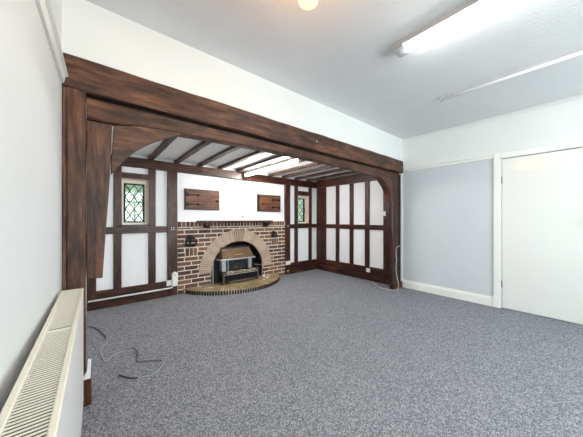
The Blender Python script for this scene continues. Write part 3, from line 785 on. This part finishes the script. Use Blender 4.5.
# ================================================================ SOCKETS, PIPES, CABLES
def plate(name, label, c, w, h, axis, cat='socket', toggles=1):
    x, y, z = c; t = thing(name, label, cat, c); m = MB()
    if axis == 'y': m.box(x - w / 2, x + w / 2, y - 0.010, y, z - h / 2, z + h / 2, plastic, 0.003)
    else: m.box(x - 0.010, x, y - w / 2, y + w / 2, z - h / 2, z + h / 2, plastic, 0.003)
    m.build('face_plate', t); 
    for k in range(toggles):
        m = MB(); o = (k - (toggles - 1) / 2) * 0.04
        if axis == 'y': m.box(x + o - 0.006, x + o + 0.006, y - 0.014, y - 0.009, z, z + 0.022, plastic, 0.002)
        else: m.box(x - 0.014, x - 0.009, y + o - 0.006, y + o + 0.006, z - 0.008, z + 0.014, plastic, 0.002)
        m.build('rocker', t)
plate('wall_socket', 'white socket low on the post left of the brickwork', (0.958, TY - 0.016, 0.205), 0.085, 0.085, 'y')
plate('junction_box', 'white rectangular plate low on the post right of the brickwork', (3.345, TY - 0.016, 0.250), 0.135, 0.085, 'y', 'socket', 2)
plate('wall_socket', 'small white socket on the bottom rail of the right alcove wall', (TX - 0.005, 2.735, 0.195), 0.085, 0.08, 'x')
plate('light_switch', 'small white light switch on the dark stud right of the panels', (TX - 0.008, 2.405, 1.31), 0.085, 0.085, 'x', 'switch')
t = thing('plugged_timer', 'tall rounded white plastic plug-in device at the foot of the left brick edge', 'plug', (1.025, TY - 0.03, 0.15))
m = MB(); pts = []
for k in range(17):
    a = PI * k / 16; pts.append((1.028 + 0.042 * math.cos(a), 0.335 + 0.042 * math.sin(a)))
pts += [(0.986 + 0.006, 0.16), (1.028, 0.15), (1.064, 0.16)]
m.prism(pts, 'y', TY - 0.075, TY - 0.020, plastic, 0.004); m.build('casing', t)
m = MB(); m.lathe((1.028, TY - 0.078, 0.335), [(0.012, 0.004), (0.012, -0.004)], grey_plastic, 12, 'y'); m.build('dial', t)
m = MB(); m.tube([(-0.02, TY - 0.045, 0.128), (0.5, TY - 0.045, 0.128), (0.935, TY - 0.045, 0.130), (0.98, TY - 0.045, 0.132), (1.0, TY - 0.047, 0.150)], 0.011, plastic, 10)
tag(m.build('white_pipe', None, (0.45, TY - 0.045, 0.117)), 'thin white pipe running along the skirting under the left window', 'pipe')
m = MB(); m.lathe((3.30, 4.10, 0.0), [(0.010, 0), (0.010, 0.06), (0.022, 0.07), (0.026, 0.09), (0.016, 0.108), (0.004, 0.112)], gold, 14)
tag(m.build('gas_tap', None, (3.30, 4.10, 0.0)), 'small brass gas tap on the floor right of the hearth', 'tap')
# white box on the plinth of the left post
t = thing('cable_box', 'small white plastic cable box on the foot of the left post', 'box', (-0.012, 2.05, 0.18))
m = MB(); m.prism([(-0.032, 0.181), (0.003, 0.181), (0.006, 0.295), (-0.010, 0.300), (-0.014, 0.23), (-0.032, 0.20)], 'y', 2.022, 2.048, plastic, 0.002); m.build('casing', t)

def curve_pts(ctrl, n=8):
    P = [Vector(p) for p in ctrl]; out = []
    for i in range(len(P) - 1):
        p0, p1, p2, p3 = P[max(i - 1, 0)], P[i], P[i + 1], P[min(i + 2, len(P) - 1)]
        for k in range(n):
            u = k / n
            out.append(0.5 * ((2 * p1) + (-p0 + p2) * u + (2 * p0 - 5 * p1 + 4 * p2 - p3) * u * u + (-p0 + 3 * p1 - 3 * p2 + p3) * u ** 3))
    out.append(P[-1]); return out
# cable lying on the carpet
zc = 0.006
cab_pale = mat('pale_cable', (0.42, 0.44, 0.48), 0.5); cab_dark = mat('dark_cable', (0.05, 0.055, 0.075), 0.5)
cp = [(-0.02, 3.535), (0.046, 3.43), (0.106, 3.20), (0.125, 2.97), (0.08, 2.85), (0.078, 2.72), (0.102, 2.57), (0.146, 2.63), (0.20, 2.665), (0.256, 2.673), (0.309, 2.678), (0.33, 2.56), (0.302, 2.402), (0.36, 2.36), (0.415, 2.324), (0.465, 2.285), (0.47, 2.23), (0.438, 2.182), (0.378, 2.12), (0.325, 2.135), (0.271, 2.15), (0.22, 2.20), (0.174, 2.276)]
t = thing('loose_cable', 'thin loose cable snaking over the carpet near the radiator', 'cable', (0.2, 2.6, 0))
full = curve_pts([(x, y, zc) for x, y in cp], 6)
m = MB(); m.tube(full, 0.0032, cab_pale, 6); m.build('cord', t)
m = MB(); m.tube([p + Vector((0, 0, 0.001)) for p in full[:16]], 0.0045, cab_dark, 6); m.build('dark_lead', t)
m = MB(); m.tube([p + Vector((0, 0, 0.002)) for p in full[54:92]], 0.0038, cab_dark, 6); m.build('dark_lead', t)
m = MB(); m.tube([p + Vector((0, 0, 0.002)) for p in full[-14:]], 0.0055, cab_dark, 6); m.build('connector', t)
# cable on the right post
m = MB(); cb = mat('beige_cable', (0.62, 0.55, 0.50), 0.5)
m.tube(curve_pts([(4.255, 2.046, 0.752), (4.20, 2.046, 0.748), (4.11, 2.060, 0.735), (4.055, 2.066, 0.70), (4.045, 2.068, 0.62), (4.065, 2.068, 0.50), (4.04, 2.068, 0.40), (4.055, 2.066, 0.28), (4.075, 2.05, 0.16), (4.085, 2.045, 0.08), (4.07, 2.042, 0.008), (4.0, 2.046, 0.006), (3.93, 2.10, 0.006), (3.92, 2.3, 0.006), (4.05, 2.45, 0.006), (4.16, 2.6, 0.006)], 6), 0.005, cb, 6)
tag(m.build('telephone_cable', None, (4.07, 2.05, 0.0)), 'thin beige cable hanging down the right post to the floor', 'cable')

# ================================================================ RADIATOR
def rx(y): return -0.029 + 0.016 * (y - 1.88)    # front face
t = thing('radiator', 'white double panel radiator with slotted top grille below the left wall', 'radiator', (-0.09, 1.1, 0.14))
RY0, RY1, RZ0, RZ1 = 0.28, 1.875, 0.14, 0.80
def quadbox(m, f0, f1, y0, y1, z0, z1, mt, bev=0):
    """box between offsets f0..f1 from the radiator's front face"""
    m.prism([(rx(y0) + f0, y0), (rx(y0) + f1, y0), (rx(y1) + f1, y1), (rx(y1) + f0, y1)], 'z', z0, z1, mt, bev)
m = MB(); quadbox(m, -0.014, 0, RY0, RY1, RZ0, RZ1 - 0.012, rad_white, 0.004)
m.build('front_panel', t)
m = MB(); quadbox(m, -0.096, -0.084, RY0, RY1, RZ0, RZ1 - 0.012, rad_white, 0.004); m.build('rear_panel', t)
m = MB(); quadbox(m, -0.084, -0.014, RY1 - 0.006, RY1 + 0.0, RZ0 + 0.01, RZ1 - 0.01, rad_white); m.build('side_panel', t)
m = MB(); quadbox(m, -0.084, -0.014, RY0, RY0 + 0.006, RZ0 + 0.01, RZ1 - 0.01, rad_white); m.build('side_panel', t)
m = MB()
quadbox(m, -0.014, 0.001, RY0, RY1 + 0.001, RZ1 - 0.012, RZ1, cream, 0.003)
quadbox(m, -0.097, -0.080, RY0, RY1 + 0.001, RZ1 - 0.012, RZ1, cream, 0.003)
for yy in (RY1 - 0.02, RY0, 1.21): quadbox(m, -0.080, -0.014, yy, yy + 0.021, RZ1 - 0.010, RZ1 - 0.001, cream)
y = RY0 + 0.03
while y < RY1 - 0.025:
    if not 1.198 < y < 1.235: quadbox(m, -0.080, -0.014, y, y + 0.0050, RZ1 - 0.0038, RZ1 - 0.002, cream)
    y += 0.0120
g = m.build('top_grille', t); g['label'] = 'cream slotted top grille'
m = MB(); quadbox(m, -0.078, -0.020, RY0 + 0.01, RY1 - 0.01, RZ1 - 0.10, RZ1 - 0.012, slot_dark)  # solid block for the fins, near-black to paint the shade between the slats
m.build('fin_shade_block', t)
for yy in (0.45, 1.65):
    m = MB(); m.box(lx(yy) + 0.002, rx(yy) - 0.097, yy, yy + 0.04, 0.30, 0.76, rad_white)
    m.build('wall_bracket', t)

# ================================================================ LIGHT FITTINGS
def batten(name, label, x, y0, y1, z, wtray, tr, tmat, zdrop, cap=0.04, capw=None):
    t = thing(name, label, 'light', (x, (y0 + y1) / 2, z)); hw = wtray / 2; cw = (capw or wtray) / 2
    m = MB(); m.box(x - hw, x + hw, y0 + 0.02, y1 - 0.02, z - zdrop, z, gloss_white, 0.004); m.build('housing', t)
    for ya in (y0, y1 - cap):
        m = MB(); m.box(x - cw, x + cw, ya, ya + cap, z - zdrop - 2 * tr - 0.008, z, grey_plastic if capw else plastic, 0.004); m.build('end_cap', t)
    m = MB(); m.tube([(x, y0 + cap - 0.005, z - zdrop - tr), (x, y1 - cap + 0.005, z - zdrop - tr)], tr, tmat, 16); m.build('tube', t)
t = thing('fluorescent_light', 'lit fluorescent batten with grey end cap in the middle of the ceiling', 'light', (1.95, 0.08, ZC))
m = MB(); m.box(1.895, 2.02, -0.85, 0.91, 2.592, ZC, gloss_white, 0.004); m.build('housing', t)
m = MB(); m.box(1.886, 1.895, -0.85, 0.91, 2.578, ZC, grey_plastic, 0.002); m.build('reflector', t)['label'] = 'narrow grey side reflector'
for ya, yb in ((0.905, 1.0), (-0.94, -0.845)):
    m = MB(); m.prism([(1.876, ya), (2.03, ya), (2.02, yb), (1.886, yb)], 'z', 2.565, ZC, light_grey, 0.004); m.build('end_cap', t)
m = MB(); m.tube([(1.965, -0.86, 2.568), (1.965, 0.915, 2.568)], 0.019, tube_on, 16); m.build('tube', t)
t = thing('fluorescent_light', 'slim unlit batten light on the ceiling nearest the door wall', 'light', (3.14, 0.3, ZC))
m = MB(); m.box(3.118, 3.162, -0.45, 1.05, 2.598, ZC, light_grey, 0.003); m.build('housing', t)
m = MB(); m.tube([(3.14, -0.44, 2.586), (3.14, 1.04, 2.586)], 0.016, tube_off, 14); m.build('tube', t)
for ya, yb in ((1.045, 1.075), (-0.475, -0.445)):
    m = MB(); m.box(3.118, 3.162, ya, yb, 2.572, ZC, light_grey, 0.003); m.build('end_cap', t)
batten('fluorescent_light', 'glowing warm white tube light under the alcove joists', 2.265, 2.54, 4.10, 2.102, 0.05, 0.019, tube_alcove, 0.052, 0.03)

# amber ceiling light, mostly above the frame
cx, cy = 0.79, 0.83
t = thing('amber_ceiling_light', 'ceiling light with glowing amber glass shades at the top edge', 'light', (cx, cy, ZC))
m = MB(); m.lathe((cx, cy, ZC), [(0.06, 0), (0.06, -0.012), (0.02, -0.03), (0.012, -0.06), (0.012, -0.12), (0.022, -0.13), (0.01, -0.15)], gold, 18); m.build('ceiling_rose', t)
for k in range(5):
    a = math.radians(46 + 72 * k); dx, dy = math.cos(a), math.sin(a)
    m = MB(); m.tube([(cx, cy, ZC - 0.12), (cx + 0.08 * dx, cy + 0.08 * dy, ZC - 0.15), (cx + 0.16 * dx, cy + 0.16 * dy, ZC - 0.12), (cx + 0.195 * dx, cy + 0.195 * dy, ZC - 0.13)], 0.006, gold, 8); ar_ = m.build('arm', t)
    m = MB(); m.lathe((cx + 0.195 * dx, cy + 0.195 * dy, ZC - 0.13), [(0.014, 0), (0.030, -0.012), (0.048, -0.04), (0.056, -0.07), (0.050, -0.092), (0.028, -0.102), (0.004, -0.104)], amber, 18); m.build('lamp_shade', ar_)

for o in bpy.data.objects:
    if '_w' in o: del o['_w']
